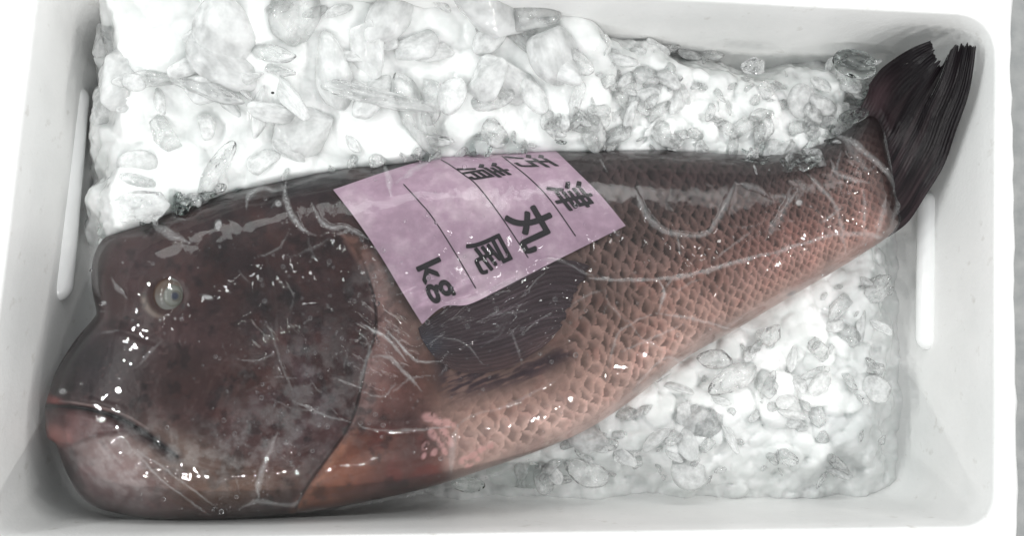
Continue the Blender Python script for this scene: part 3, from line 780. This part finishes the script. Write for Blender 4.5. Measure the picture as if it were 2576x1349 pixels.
# ------------------------------------------------------------------ ice chunks
def ice_mesh(seed, flat, pts=16):
    r = np.random.default_rng(seed); bm = bmesh.new()
    for _ in range(pts):
        d = r.normal(size=3); d /= np.linalg.norm(d); d *= r.uniform(.8, 1.0); bm.verts.new((d[0], d[1]*r.uniform(.6, .9), d[2]*flat))
    res = bmesh.ops.convex_hull(bm, input=bm.verts)
    bmesh.ops.delete(bm, geom=[e for e in res['geom_interior'] if isinstance(e, bmesh.types.BMVert)], context='VERTS')
    me = bpy.data.meshes.new('t'); bm.to_mesh(me); bm.free()
    o = bpy.data.objects.new('t', me); sc.collection.objects.link(o)
    b = o.modifiers.new('b', 'BEVEL'); b.width = (0.10, 0.30, 0.22)[seed % 3]; b.segments = 2; b.limit_method = 'NONE'
    s = o.modifiers.new('s', 'SUBSURF'); s.levels = 2; s.render_levels = 2
    bpy.context.view_layer.update()
    m2 = bpy.data.meshes.new_from_object(o.evaluated_get(bpy.context.evaluated_depsgraph_get())); bpy.data.objects.remove(o)
    m2.polygons.foreach_set('use_smooth', np.ones(len(m2.polygons), bool))
    c = np.array([v.co[:] for v in m2.vertices]); ms = np.abs(c).max()
    nz = 1+0.12*(fbm(c[:, 0]*100+200, c[:, 1]*100+200+c[:, 2]*90, 70, seed)-0.5)*2
    c = c/ms*nz[:, None]
    m2.vertices.foreach_set('co', c.astype(np.float32).ravel()); m2.update()
    return m2
meshes = [ice_mesh(100+i, (0.55, 0.7, 0.45, 0.8)[i % 4], 12+i % 7) for i in range(18)]
def dress(m, mat):
    c = m.copy(); c.materials.clear(); c.materials.append(mat); return c
def pebble(seed):
    r = np.random.default_rng(seed); bm = bmesh.new(); bmesh.ops.create_icosphere(bm, subdivisions=4, radius=1)
    c = np.array([v.co[:] for v in bm.verts])
    for _ in range(5):                                   # melted flats
        n_ = r.normal(size=3); n_ /= np.linalg.norm(n_); h_ = r.uniform(.55, .85); dd = c@n_-h_
        c = c-np.where(dd > 0, dd*0.85, 0)[:, None]*n_
    c *= 1+0.16*(fbm(c[:, 0]*100+300, c[:, 1]*100+300+c[:, 2]*80, 130, seed, 2)-0.5)[:, None]*2
    c[:, 1] *= r.uniform(.6, .95); c[:, 2] *= .6; c /= np.abs(c).max()
    for v, q in zip(bm.verts, c): v.co = q
    for _ in range(3): bmesh.ops.smooth_vert(bm, verts=bm.verts, factor=0.5, use_axis_x=True, use_axis_y=True, use_axis_z=True)
    me = bpy.data.meshes.new('t'); bm.to_mesh(me); bm.free(); me.polygons.foreach_set('use_smooth', np.ones(len(me.polygons), bool)); return me
meshes = [m if i % 3 == 0 else pebble(300+i) for i, m in enumerate(meshes)]
CL = [dress(m, ICE) for m in meshes]; MK = [dress(m, MILK) for m in meshes]; GL = [dress(m, GLASS) for m in meshes]
cnt = 0; MAPK = [0]
def chunk(u, v, z, ru, rv, ang, lab, grp=None, clear=True, k=None, hz=None, tilt=0.25):
    global cnt
    k = cnt % 18 if k is None else k; cnt += 1; MAPK[0] = k
    o = bpy.data.objects.new('ice_chunk', (CL if clear else MK)[k])
    sc.collection.objects.link(o); o.location = P(u, v, z)
    s = PX*1.06
    o.scale = (ru*s, rv*s*1.15, (hz if hz else min(ru, rv)*0.9)*s)
    o.rotation_euler = (random.uniform(-tilt, tilt), random.uniform(-tilt, tilt), math.radians(-ang))
    tag(o, lab, 'ice', grp); return o
# pieces one can point at
named = [
    (345, 515, 0.100, 88, 52, -8, 'big rounded clear ice lump overhanging the top of the fish head', True),
    (262, 580, 0.066, 22, 34, 20, 'small clear ice splinter wedged beside the forehead of the fish', True),
    (335, 206, 0.108, 38, 30, 15, 'short oval ice lump left of the long leaf-shaped one', False),
    (512, 216, 0.108, 110, 38, 20, 'long leaf-shaped clear ice piece in the upper left of the bank', True),
    (510, 95, 0.112, 30, 42, 0, 'upright thumb-shaped ice piece near the top edge of the bank', False),
    (690, 135, 0.112, 72, 30, 12, 'flat oval ice plate right of the thumb-shaped piece', True),
    (955, 245, 0.104, 150, 34, 8, 'very long thin ice sliver above the middle of the fish back', True),
    (1135, 240, 0.102, 40, 60, 10, 'rounded upright ice lump at the right end of the long sliver', False),
    (1390, 130, 0.100, 70, 110, -15, 'tall smooth dome of ice at the right end of the bright bank', False),
    (500, 498, 0.092, 50, 12, -14, 'thin clear ice sliver lying against the top of the fish head', True),
    (1080, 352, 0.085, 70, 22, 4, 'glassy ice plate just above the top edge of the label', True),
    (1215, 345, 0.085, 60, 20, 2, 'clear flat ice plate above the second ruled line of the label', True),
    (1390, 320, 0.090, 46, 24, 35, 'grey-edged ice wedge above the upper right corner of the label', True),
    (1480, 305, 0.088, 62, 30, -10, 'clear angular ice block right of the grey-edged wedge', True),
    (1565, 150, 0.085, 45, 28, 10, 'faint ice lump at the far right of the bright bank by the wall', False),
    (1895, 165, 0.080, 34, 40, -10, 'clear pointed ice lump standing up on the right of the bank', True),
    (2150, 160, 0.080, 62, 36, 20, 'clear jagged ice piece touching the edge of the tail fin', True),
    (2195, 155, 0.084, 26, 16, -10, 'small ice tip poking over the upper edge of the tail', True),
    (1890, 412, 0.086, 46, 20, 10, 'wide clear ice lump hanging over the scales near the tail', True),
    (2000, 405, 0.086, 34, 22, -15, 'rounded clear ice drop at the lower corner of the bank near the tail', True),
    (2150, 290, 0.082, 44, 26, -20, 'clear ice lump between the bank and the root of the tail', True),
    (1935, 835, 0.058, 34, 46, 30, 'round clear ice ball resting on the edge of the belly', True),
    (1800, 905, 0.058, 52, 34, -10, 'clear ice lump left of the round ball at the belly', True),
    (1850, 950, 0.056, 90, 42, -30, 'large faceted clear ice piece below the round ball', True),
    (1310, 1195, 0.040, 92, 52, 5, 'biggest clear ice block under the belly by the bottom wall', True),
    (1175, 1222, 0.034, 50, 22, 0, 'flat clear ice scrap left of the biggest block under the belly', True),
    (1480, 1190, 0.044, 62, 48, 20, 'pale ice lump right of the biggest block under the belly', True),
    (1660, 945, 0.054, 30, 18, -30, 'little pinkish-lit ice scrap against the belly edge', True),
]
for (u, v, z, ru, rv, an, lab, cl) in named:
    o = chunk(u, v, z, ru, rv, an, lab, None, cl)
    if any(k_ in lab for k_ in ('splinter', 'against the top of the fish head', 'hanging over', 'rounded clear ice drop', 'biggest clear', 'ice scrap left', 'tail root', 'root of the tail', 'touching the edge')): o.data = GL[MAPK[0] % 18]
marks = [(330, 560, 'over the top of the head'), (620, 465, 'along the neck edge'), (800, 425, 'left of the label corner'), (1000, 395, 'at the upper left edge of the label'), (1250, 370, 'on the top edge of the label'), (1700, 368, 'on the back behind the label'), (2130, 320, 'over the narrow tail root'), (300, 90, 'by the top left corner'), (330, 320, 'by the left wall rib'), (360, 470, 'near the overhanging lump'), (560, 330, 'below the leaf-shaped piece'), (640, 200, 'right of the leaf-shaped piece'),
         (640, 50, 'near the thumb-shaped piece'), (560, 450, 'above the eye of the fish'), (800, 60, 'at the top edge left of centre'), (790, 330, 'above the gill cover'), (900, 170, 'above the long sliver'),
         (960, 320, 'below the long sliver'), (1080, 80, 'at the top edge in the middle'), (1150, 170, 'behind the upright lump'), (1260, 270, 'right of the upright lump'), (1280, 60, 'left of the tall dome'),
         (1420, 240, 'below the tall dome'), (1500, 150, 'right of the tall dome'), (1480, 340, 'over the right end of the label'), (1600, 330, 'against the middle of the back'), (1640, 220, 'in front of the far wall'),
         (1740, 300, 'where the bank starts to glitter'), (1790, 190, 'by the foot of the far wall'), (1880, 330, 'above the wide hanging lump'), (1900, 230, 'below the pointed lump'), (2030, 220, 'between pointed lump and tail'),
         (2020, 330, 'above the rounded drop'), (2110, 280, 'beside the tail root'), (2150, 210, 'against the tail fin'), (1280, 1190, 'beside the biggest block'), (1450, 1130, 'against the middle of the belly'),
         (1450, 1220, 'on the near foam wall'), (1600, 1180, 'below the pale lump'), (1620, 1040, 'along the belly edge'), (1780, 1120, 'in the middle of the fine ice'), (1780, 980, 'left of the faceted piece'), (1840, 1210, 'near the bottom wall'),
         (1980, 1060, 'right of the faceted piece'), (1990, 920, 'beside the round ball'), (2060, 1190, 'near the bottom right corner'), (2080, 780, 'under the narrow tail end'), (2180, 700, 'below the tail root by the right wall'),
         (2190, 880, 'beside the right wall rib'), (2190, 1080, 'at the right edge of the fine ice')]
USED = set()
def scatter(N, poly, zb, rr, grp, seed, dz, pclear):
    r = np.random.default_rng(seed); pl = np.array(poly, float); k = 0; tries = 0; pts = []
    while k < N and tries < 20000:
        tries += 1
        u = r.uniform(pl[:, 0].min(), pl[:, 0].max()); v = r.uniform(pl[:, 1].min(), pl[:, 1].max())
        if not inside(np.array([u]), np.array([v]), pl)[0]: continue
        if any(math.hypot(u-a, v-b) < rr[0]*0.8 for a, b in pts): continue
        pts.append((u, v))
        q = r.random(); ru = rr[0]+(rr[1]-rr[0])*q**1.6; asp = r.uniform(.3, .85); rv = ru*asp; clr = r.random() < pclear
        z = float(zb(np.array(u), np.array(v))); mk = min(marks, key=lambda m: math.hypot(m[0]-u, m[1]-v))[2]
        f = ru/rr[1]; size = 'tiny' if f < .45 else 'small' if f < .62 else 'middle-sized' if f < .8 else 'large'
        shp = 'narrow' if asp < .45 else 'oval' if asp < .66 else 'rounded'
        an_ = r.uniform(0, 180); ori = 'lying level' if an_ < 22 or an_ > 158 else 'slanting down right' if an_ < 68 else 'standing upright' if an_ < 112 else 'slanting up right'
        lab = f"{size} {shp} {'clear' if clr else 'milky'} ice piece {ori} {mk}"
        if lab in USED: continue
        USED.add(lab); chunk(u, v, z+dz*ru*PX, ru, rv, an_, lab, grp, clr, None, None, 0.4)
        k += 1
def zup_any(u, v):
    z = float(zbU(np.array(u), np.array(v)))
    if inside(np.array([float(u)]), np.array([float(v)]), OUT)[0]: z = max(z, float(zfish(u, v))+0.006)
    return z
scatter(58, [(240, 10), (1400, 0), (1480, 120), (1480, 300), (1350, 350), (900, 370), (600, 430), (420, 490), (270, 470)], zbU, (40, 125),
        'large ice pieces in the bright bank', 5, 0.0, 0.35)
scatter(125, [(1180, 345), (1380, 290), (1480, 100), (1700, 110), (1900, 160), (2060, 150), (2170, 150), (2200, 200), (2160, 330), (2080, 375), (1900, 400), (1780, 372), (1500, 362)], zbU, (13, 56),
        'small ice fragments near the tail', 8, 0.12, 0.7)
nG = len(bpy.data.objects)
scatter(44, [(1840, 372), (1900, 428), (2040, 425), (2100, 360), (2185, 300), (2215, 215), (2180, 190), (2060, 320), (1900, 372)], zup_any, (12, 40),
        'glassy ice bits at the root of the tail', 18, 0.15, 1.0)
scatter(34, [(262, 600), (330, 545), (600, 455), (900, 396), (1400, 352), (1800, 362), (1800, 380), (1400, 376), (900, 420), (600, 480), (330, 575)], zup_any, (12, 42),
        'glassy ice bits along the back of the fish', 19, 0.05, 1.0)
for o in bpy.data.objects:
    if o.get('group') in ('glassy ice bits at the root of the tail', 'glassy ice bits along the back of the fish') and random.random() < 0.35:
        o.data = GL[CL.index(o.data)]
scatter(110, [(1180, 1205), (1400, 1130), (1600, 1020), (1800, 930), (2000, 770), (2200, 650), (2240, 700), (2240, 1150), (2150, 1220), (1700, 1235), (1300, 1235)], zbL, (12, 56),
        'small ice fragments below the belly', 9, 0.08, 0.6)

# ------------------------------------------------------------------ clear film
FP = crom([(112, 1010), (150, 925), (230, 800), (222, 680), (245, 600), (330, 552), (470, 500), (620, 458), (780, 424), (950, 398), (1150, 376), (1400, 368), (1650, 366),
           (1830, 378), (1950, 390), (2050, 370), (2110, 318), (2170, 300), (2225, 322), (2250, 400), (2268, 470), (2292, 490), (2262, 560), (2235, 606), (2150, 660), (2000, 760), (1850, 845),
           (1700, 932), (1560, 1040), (1420, 1112), (1300, 1190), (1180, 1235), (1040, 1268), (900, 1290), (760, 1312), (640, 1316), (480, 1318), (330, 1308), (220, 1280),
           (160, 1210), (130, 1130), (106, 1080)], 5, True)
st = 3.0; fa = np.arange(95, 2310, st); fb = np.arange(280, 1345, st); A, B = np.meshgrid(fa, fb, indexing='ij')
dF = sdist(A, B, FP)
mF = dF < 4
do = sdist(A, B, OUT)
creases_glints = [
    ([(718, 452), (720, 500), (735, 540), (760, 578), (792, 592)], 6, .6), ([(718, 474), (690, 478), (660, 470), (640, 480), (622, 500), (620, 532)], 5, .55),
    ([(700, 505), (685, 522)], 6, .4), ([(784, 508), (800, 545), (828, 570), (872, 572), (930, 604)], 5, .5), ([(375, 560), (425, 588), (476, 612)], 10, .5),
    ([(430, 548), (480, 556)], 5, .4),
    ([(1480, 702), (1600, 706), (1720, 695), (1850, 660), (2000, 620), (2112, 584)], 4.5, .38), ([(1655, 705), (1668, 740), (1655, 790)], 6, .6), ([(1690, 700), (1668, 735)], 4, .4),
    ([(1655, 790), (1720, 800), (1862, 832)], 3, .4), ([(1655, 790), (1590, 812), (1552, 850), (1530, 930)], 2.6, .35), ([(1720, 815), (1640, 852), (1565, 885)], 2.6, .4),
    ([(1600, 478), (1620, 530), (1662, 575), (1710, 590), (1775, 588), (1802, 556), (1832, 500), (1850, 455)], 7, .42), ([(1700, 590), (1712, 640)], 4, .35),
    ([(1990, 470), (1970, 530), (1925, 605)], 7, .3), ([(2010, 470), (1960, 540)], 4, .3), ([(1850, 458), (1900, 475), (1940, 500)], 6, .35),
    ([(2085, 330), (2150, 362), (2200, 402), (2236, 440), (2262, 500), (2240, 566)], 7, .5), ([(2222, 326), (2242, 400), (2250, 480)], 5, .5),
    ([(2090, 400), (2108, 438), (2150, 452), (2186, 462)], 6, .45), ([(2030, 440), (2090, 500), (2115, 560), (2125, 640)], 5, .4), ([(2170, 470), (2176, 560), (2170, 620)], 4, .4),
    ([(2060, 560), (2120, 520)], 4, .5), ([(2100, 590), (2160, 588), (2236, 604)], 6, .5), ([(2230, 490), (2205, 600)], 6, .45), ([(2120, 345), (2160, 400), (2186, 440)], 9, .3),
    ([(905, 815), (970, 850), (1002, 884), (1024, 912)], 4, .5), ([(962, 822), (1000, 860), (1050, 908), (1112, 910)], 3.5, .5), ([(1110, 910), (1132, 880)], 3, .4),
    ([(925, 900), (985, 905), (1060, 985)], 4, .4), ([(940, 850), (915, 930), (905, 985)], 5, .35), ([(905, 985), (965, 1000), (1000, 960)], 3, .4),
    ([(680, 812), (700, 890), (726, 960), (736, 1008)], 3, .25), ([(736, 1008), (800, 1040), (890, 1066)], 4, .4), ([(700, 1090), (672, 1150), (655, 1210), (650, 1262)], 8, .5),  # the line running right towards the gill is glints painted as whitish fold
    ([(600, 1282), (650, 1262), (735, 1272), (760, 1240)], 5, .5), ([(890, 1062), (930, 1080), (1040, 1085), (1152, 1070)], 3, .35), ([(1152, 1068), (1140, 1120), (1135, 1195)], 7, .35),
    ([(1150, 1080), (1180, 1050), (1280, 1020), (1400, 960)], 3, .22),
    ([(290, 1080), (400, 1200), (530, 1302)], 3.2, .4), ([(318, 1120), (430, 1190), (545, 1280)], 3.2, .35), ([(400, 1090), (402, 1130)], 4, .3),
    ([(242, 842), (300, 830)], 5, .3), ([(408, 852), (372, 892), (340, 925)], 5, .25), ([(282, 698), (300, 726), (318, 752)], 8, .42), ([(250, 782), (268, 784)], 6, .35),
    ([(450, 852), (455, 868)], 4, .3), ([(600, 680), (628, 712)], 6, .3), ([(1510, 400), (1530, 430)], 4, .5), ([(1490, 372), (1510, 392)], 5, .5),
    ([(960, 402), (975, 440), (985, 490)], 9, .55), ([(1090, 400), (1040, 430), (995, 460)], 6, .5), ([(840, 520), (858, 500)], 5, .4),
    ([(740, 740), (728, 800)], 3, .2), ([(1130, 765), (1200, 745), (1330, 690)], 5, .2), ([(1740, 930), (1680, 900), (1640, 930), (1590, 985)], 3, .4),
    ([(150, 1150), (175, 1215), (260, 1290), (420, 1315)], 4, .3), ([(840, 590), (900, 575)], 4, .4),
    ([(1340, 665), (1400, 655), (1500, 700)], 3, .25), ([(750, 1290), (900, 1272), (1100, 1232), (1260, 1190), (1420, 1112)], 4, .4)]
fold = np.zeros(A.shape); rid = np.zeros(A.shape)
wu = A+10*(fbm(A, B, 30, 301, 3)-0.5); wv = B+10*(fbm(A, B, 30, 311, 3)-0.5)
cr_ = np.random.default_rng(21)
for q in range(60):
    cu, cv = [(1000, 880), (720, 960), (1250, 840), (1900, 560), (2170, 470), (500, 1180), (760, 560), (1650, 780)][q % 8]
    cu += cr_.normal()*90; cv += cr_.normal()*60; an = cr_.uniform(0, math.pi) if q % 3 else -0.45; L = cr_.uniform(15, 75); bnd = cr_.uniform(-.35, .35)*L
    creases_glints.append(([(cu-L*math.cos(an), cv-L*math.sin(an)), (cu-bnd*math.sin(an), cv+bnd*math.cos(an)), (cu+L*math.cos(an), cv+L*math.sin(an))], cr_.uniform(1.6, 2.8), cr_.uniform(.12, .34)))
for pts, wd, s in creases_glints:
    wd = wd*0.85; s = s*(0.72 if wd > 4 else 0.95)
    p = crom(pts, 5); b0, b1 = p.min(0)-30, p.max(0)+30
    i0, i1 = max(0, int((b0[0]-fa[0])/st)), int((b1[0]-fa[0])/st)+1; j0, j1 = max(0, int((b0[1]-fb[0])/st)), int((b1[1]-fb[0])/st)+1
    sl = (slice(i0, i1), slice(j0, j1)); d, _, _ = dline(wu[sl], wv[sl], p)
    dd_, cu2, cv2 = dline(wu[sl], wv[sl], p)
    e0_ = np.hypot(cu2-p[0, 0], cv2-p[0, 1]); e1_ = np.hypot(cu2-p[-1, 0], cv2-p[-1, 1]); wd = wd*(0.22+0.78*sm(np.minimum(e0_, e1_), 0, 45))*(0.6+0.8*fbm(A[sl], B[sl], 40, 350, 2))
    m = np.exp(-(d/wd)**2); hollow = np.exp(-((d-wd*0.9)/(wd*0.4+0.8))**2)
    fold[sl] = np.maximum(fold[sl], s*(0.72*m+0.22*hollow*(wd > 3.5))); rid[sl] = np.maximum(rid[sl], m*wd*0.00030)
# milky condensation under the film
cl = fbm(A, B, 26, 401, 4)
cloud = 0.30*blob(A, B, 300, 1170, 120, 80, 40)+0.22*blob(A, B, 460, 1150, 180, 70, 20)+0.16*blob(A, B, 780, 980, 170, 140, 30)+0.20*blob(A, B, 660, 1120, 120, 80)+0.13*blob(A, B, 950, 700, 60, 120, 30)
cloud = cloud*sm(cl, 0.35, 0.7)*0.6+0.008
edgew = 0.05*sm(do, -6, 10)
spots = np.zeros(A.shape)
for (x, y, rx, ry, an) in ((549, 566, 9, 14, 10), (157, 985, 10, 8, 0), (262, 762, 6, 5, 0), (700, 512, 9, 8, 0), (2010, 510, 9, 8, 0), (522, 748, 14, 6, 10)):
    spots = np.maximum(spots, 0.45*blob(A, B, x, y, rx, ry, an, 3))
fold = np.clip(np.maximum(np.maximum(fold*(0.7+0.6*fbm(A, B, 12, 331, 2)), cloud), np.maximum(edgew, spots)), 0, 0.8)
zi = zfish(A, B)
out_d = np.maximum(do, 0)*PX
zF = np.where(do < 0, zi, Z0+0.004)+0.0068*sm(do, 30, -40)+0.0015
zF = blur(zF, 6)
zF = zF-np.clip(out_d*0.7, 0, 0.045)
wr = fbm(A+0.4*B, B-0.3*A, 120, 501, 2)
rip = np.zeros(A.shape)
rr_ = np.random.default_rng(5)
for q in range(70):
    cu, cv = [(1240+rr_.normal()*110, 800+rr_.normal()*60), (960+rr_.normal()*50, 900+rr_.normal()*70), (720+rr_.normal()*60, 950+rr_.normal()*110), (2190+rr_.normal()*40, 470+rr_.normal()*80)][[0, 0, 1, 1, 2, 3][q % 6]]
    an = [-0.47, -0.47, 0.7, 0.7, 1.2, 1.1][q % 6]+rr_.normal()*0.2; L = rr_.uniform(22, 70)
    x = (A-cu)*math.cos(an)+(B-cv)*math.sin(an); y = -(A-cu)*math.sin(an)+(B-cv)*math.cos(an)+6*np.sin(x/22)
    rip = rip+0.0015*np.exp(-(x/L)**2-(y/rr_.uniform(4, 7))**2)
zF = zF+rip+rid+0.0034*(wr-0.5)+0.0010*(fbm(A, B, 45, 521, 2)-0.5)+0.0003*(fbm(A, B, 18, 511, 2)-0.5)
zF = np.maximum(zF, np.where(do < 20, samp(A, B, ZF)+0.0022, 0))
c = mF[:-1, :-1] & mF[1:, :-1] & mF[:-1, 1:] & mF[1:, 1:]
us = np.zeros(A.shape, bool); us[:-1, :-1] |= c; us[1:, :-1] |= c; us[:-1, 1:] |= c; us[1:, 1:] |= c
ix = -np.ones(A.shape, int); ix[us] = np.arange(us.sum()); i_, j_ = np.nonzero(c)
ff = np.stack([ix[i_, j_], ix[i_, j_+1], ix[i_+1, j_+1], ix[i_+1, j_]], -1)
vv = P(A[us], B[us], zF[us])
fo = mesh_obj('plastic_film', vv, ff, FILM, None, None, {'fold': fold[us]})
tag(fo, 'thin clear wrinkled plastic film stretched wet over the whole fish and label', 'plastic film')
def zfilm(u, v):
    i = int(np.clip((u-fa[0])/st, 0, len(fa)-1)); j = int(np.clip((v-fb[0])/st, 0, len(fb)-1)); return zF[i, j]

# ------------------------------------------------------------------ droplets on the film
r = np.random.default_rng(77); vs = []; fs = []
bm = bmesh.new(); bmesh.ops.create_icosphere(bm, subdivisions=2, radius=1); sv = np.array([v.co[:] for v in bm.verts]); sf = np.array([[v.index for v in f_.verts] for f_ in bm.faces]); bm.free()
cents = [(980, 860, 110, 60, 150), (760, 740, 140, 90, 70), (740, 960, 110, 120, 110), (1180, 830, 160, 90, 110), (1350, 760, 100, 50, 40), (1120, 620, 220, 150, 120), (1000, 1000, 70, 70, 50), (2215, 520, 40, 70, 50),
         (1650, 800, 250, 160, 60), (560, 900, 200, 150, 60), (660, 1080, 90, 60, 60), (620, 640, 260, 100, 70), (1900, 560, 200, 120, 40), (560, 1270, 100, 14, 30)]
for cx, cy, sx, sy, nn in cents:
    for _ in range(nn):
        u, v = cx+r.normal()*sx, cy+r.normal()*sy
        if not inside(np.array([u]), np.array([v]), FP)[0]: continue
        rad = (0.6+r.exponential(1.1))*PX*1.25; rad = min(rad, 0.0019)
        b0 = len(vs)*len(sv); c3 = P(u, v, zfilm(u, v)+rad*0.1)
        vs.append(c3+sv*[rad, rad*r.uniform(.8, 1.2), rad*0.6]); fs.append(sf+b0)
d = mesh_obj('water_droplets', np.vstack(vs), np.vstack(fs), m_water())
tag(d, 'fine water droplets scattered over the wet plastic film', 'droplets', None, 'stuff')

# ------------------------------------------------------------------ dirt specks
SP = m_plain('dark_speck', (0.02, 0.02, 0.02), 0.6)
def speck(u, v, z, rr_, lab):
    o = mesh_obj('dirt_speck', P(u, v, z)+sv*[rr_*PX, rr_*PX*0.8, rr_*PX*0.5], sf, SP, smooth=False); tag(o, lab, 'speck')
speck(686, 233, 0.128, 4.5, 'tiny black speck on the ice above the fish back')
speck(1697, 12, 0.085, 2.5, 'tiny dark speck on the far foam wall')
speck(2170, 1004, 0.062, 2.2, 'minute dark speck on the fine ice below the belly')
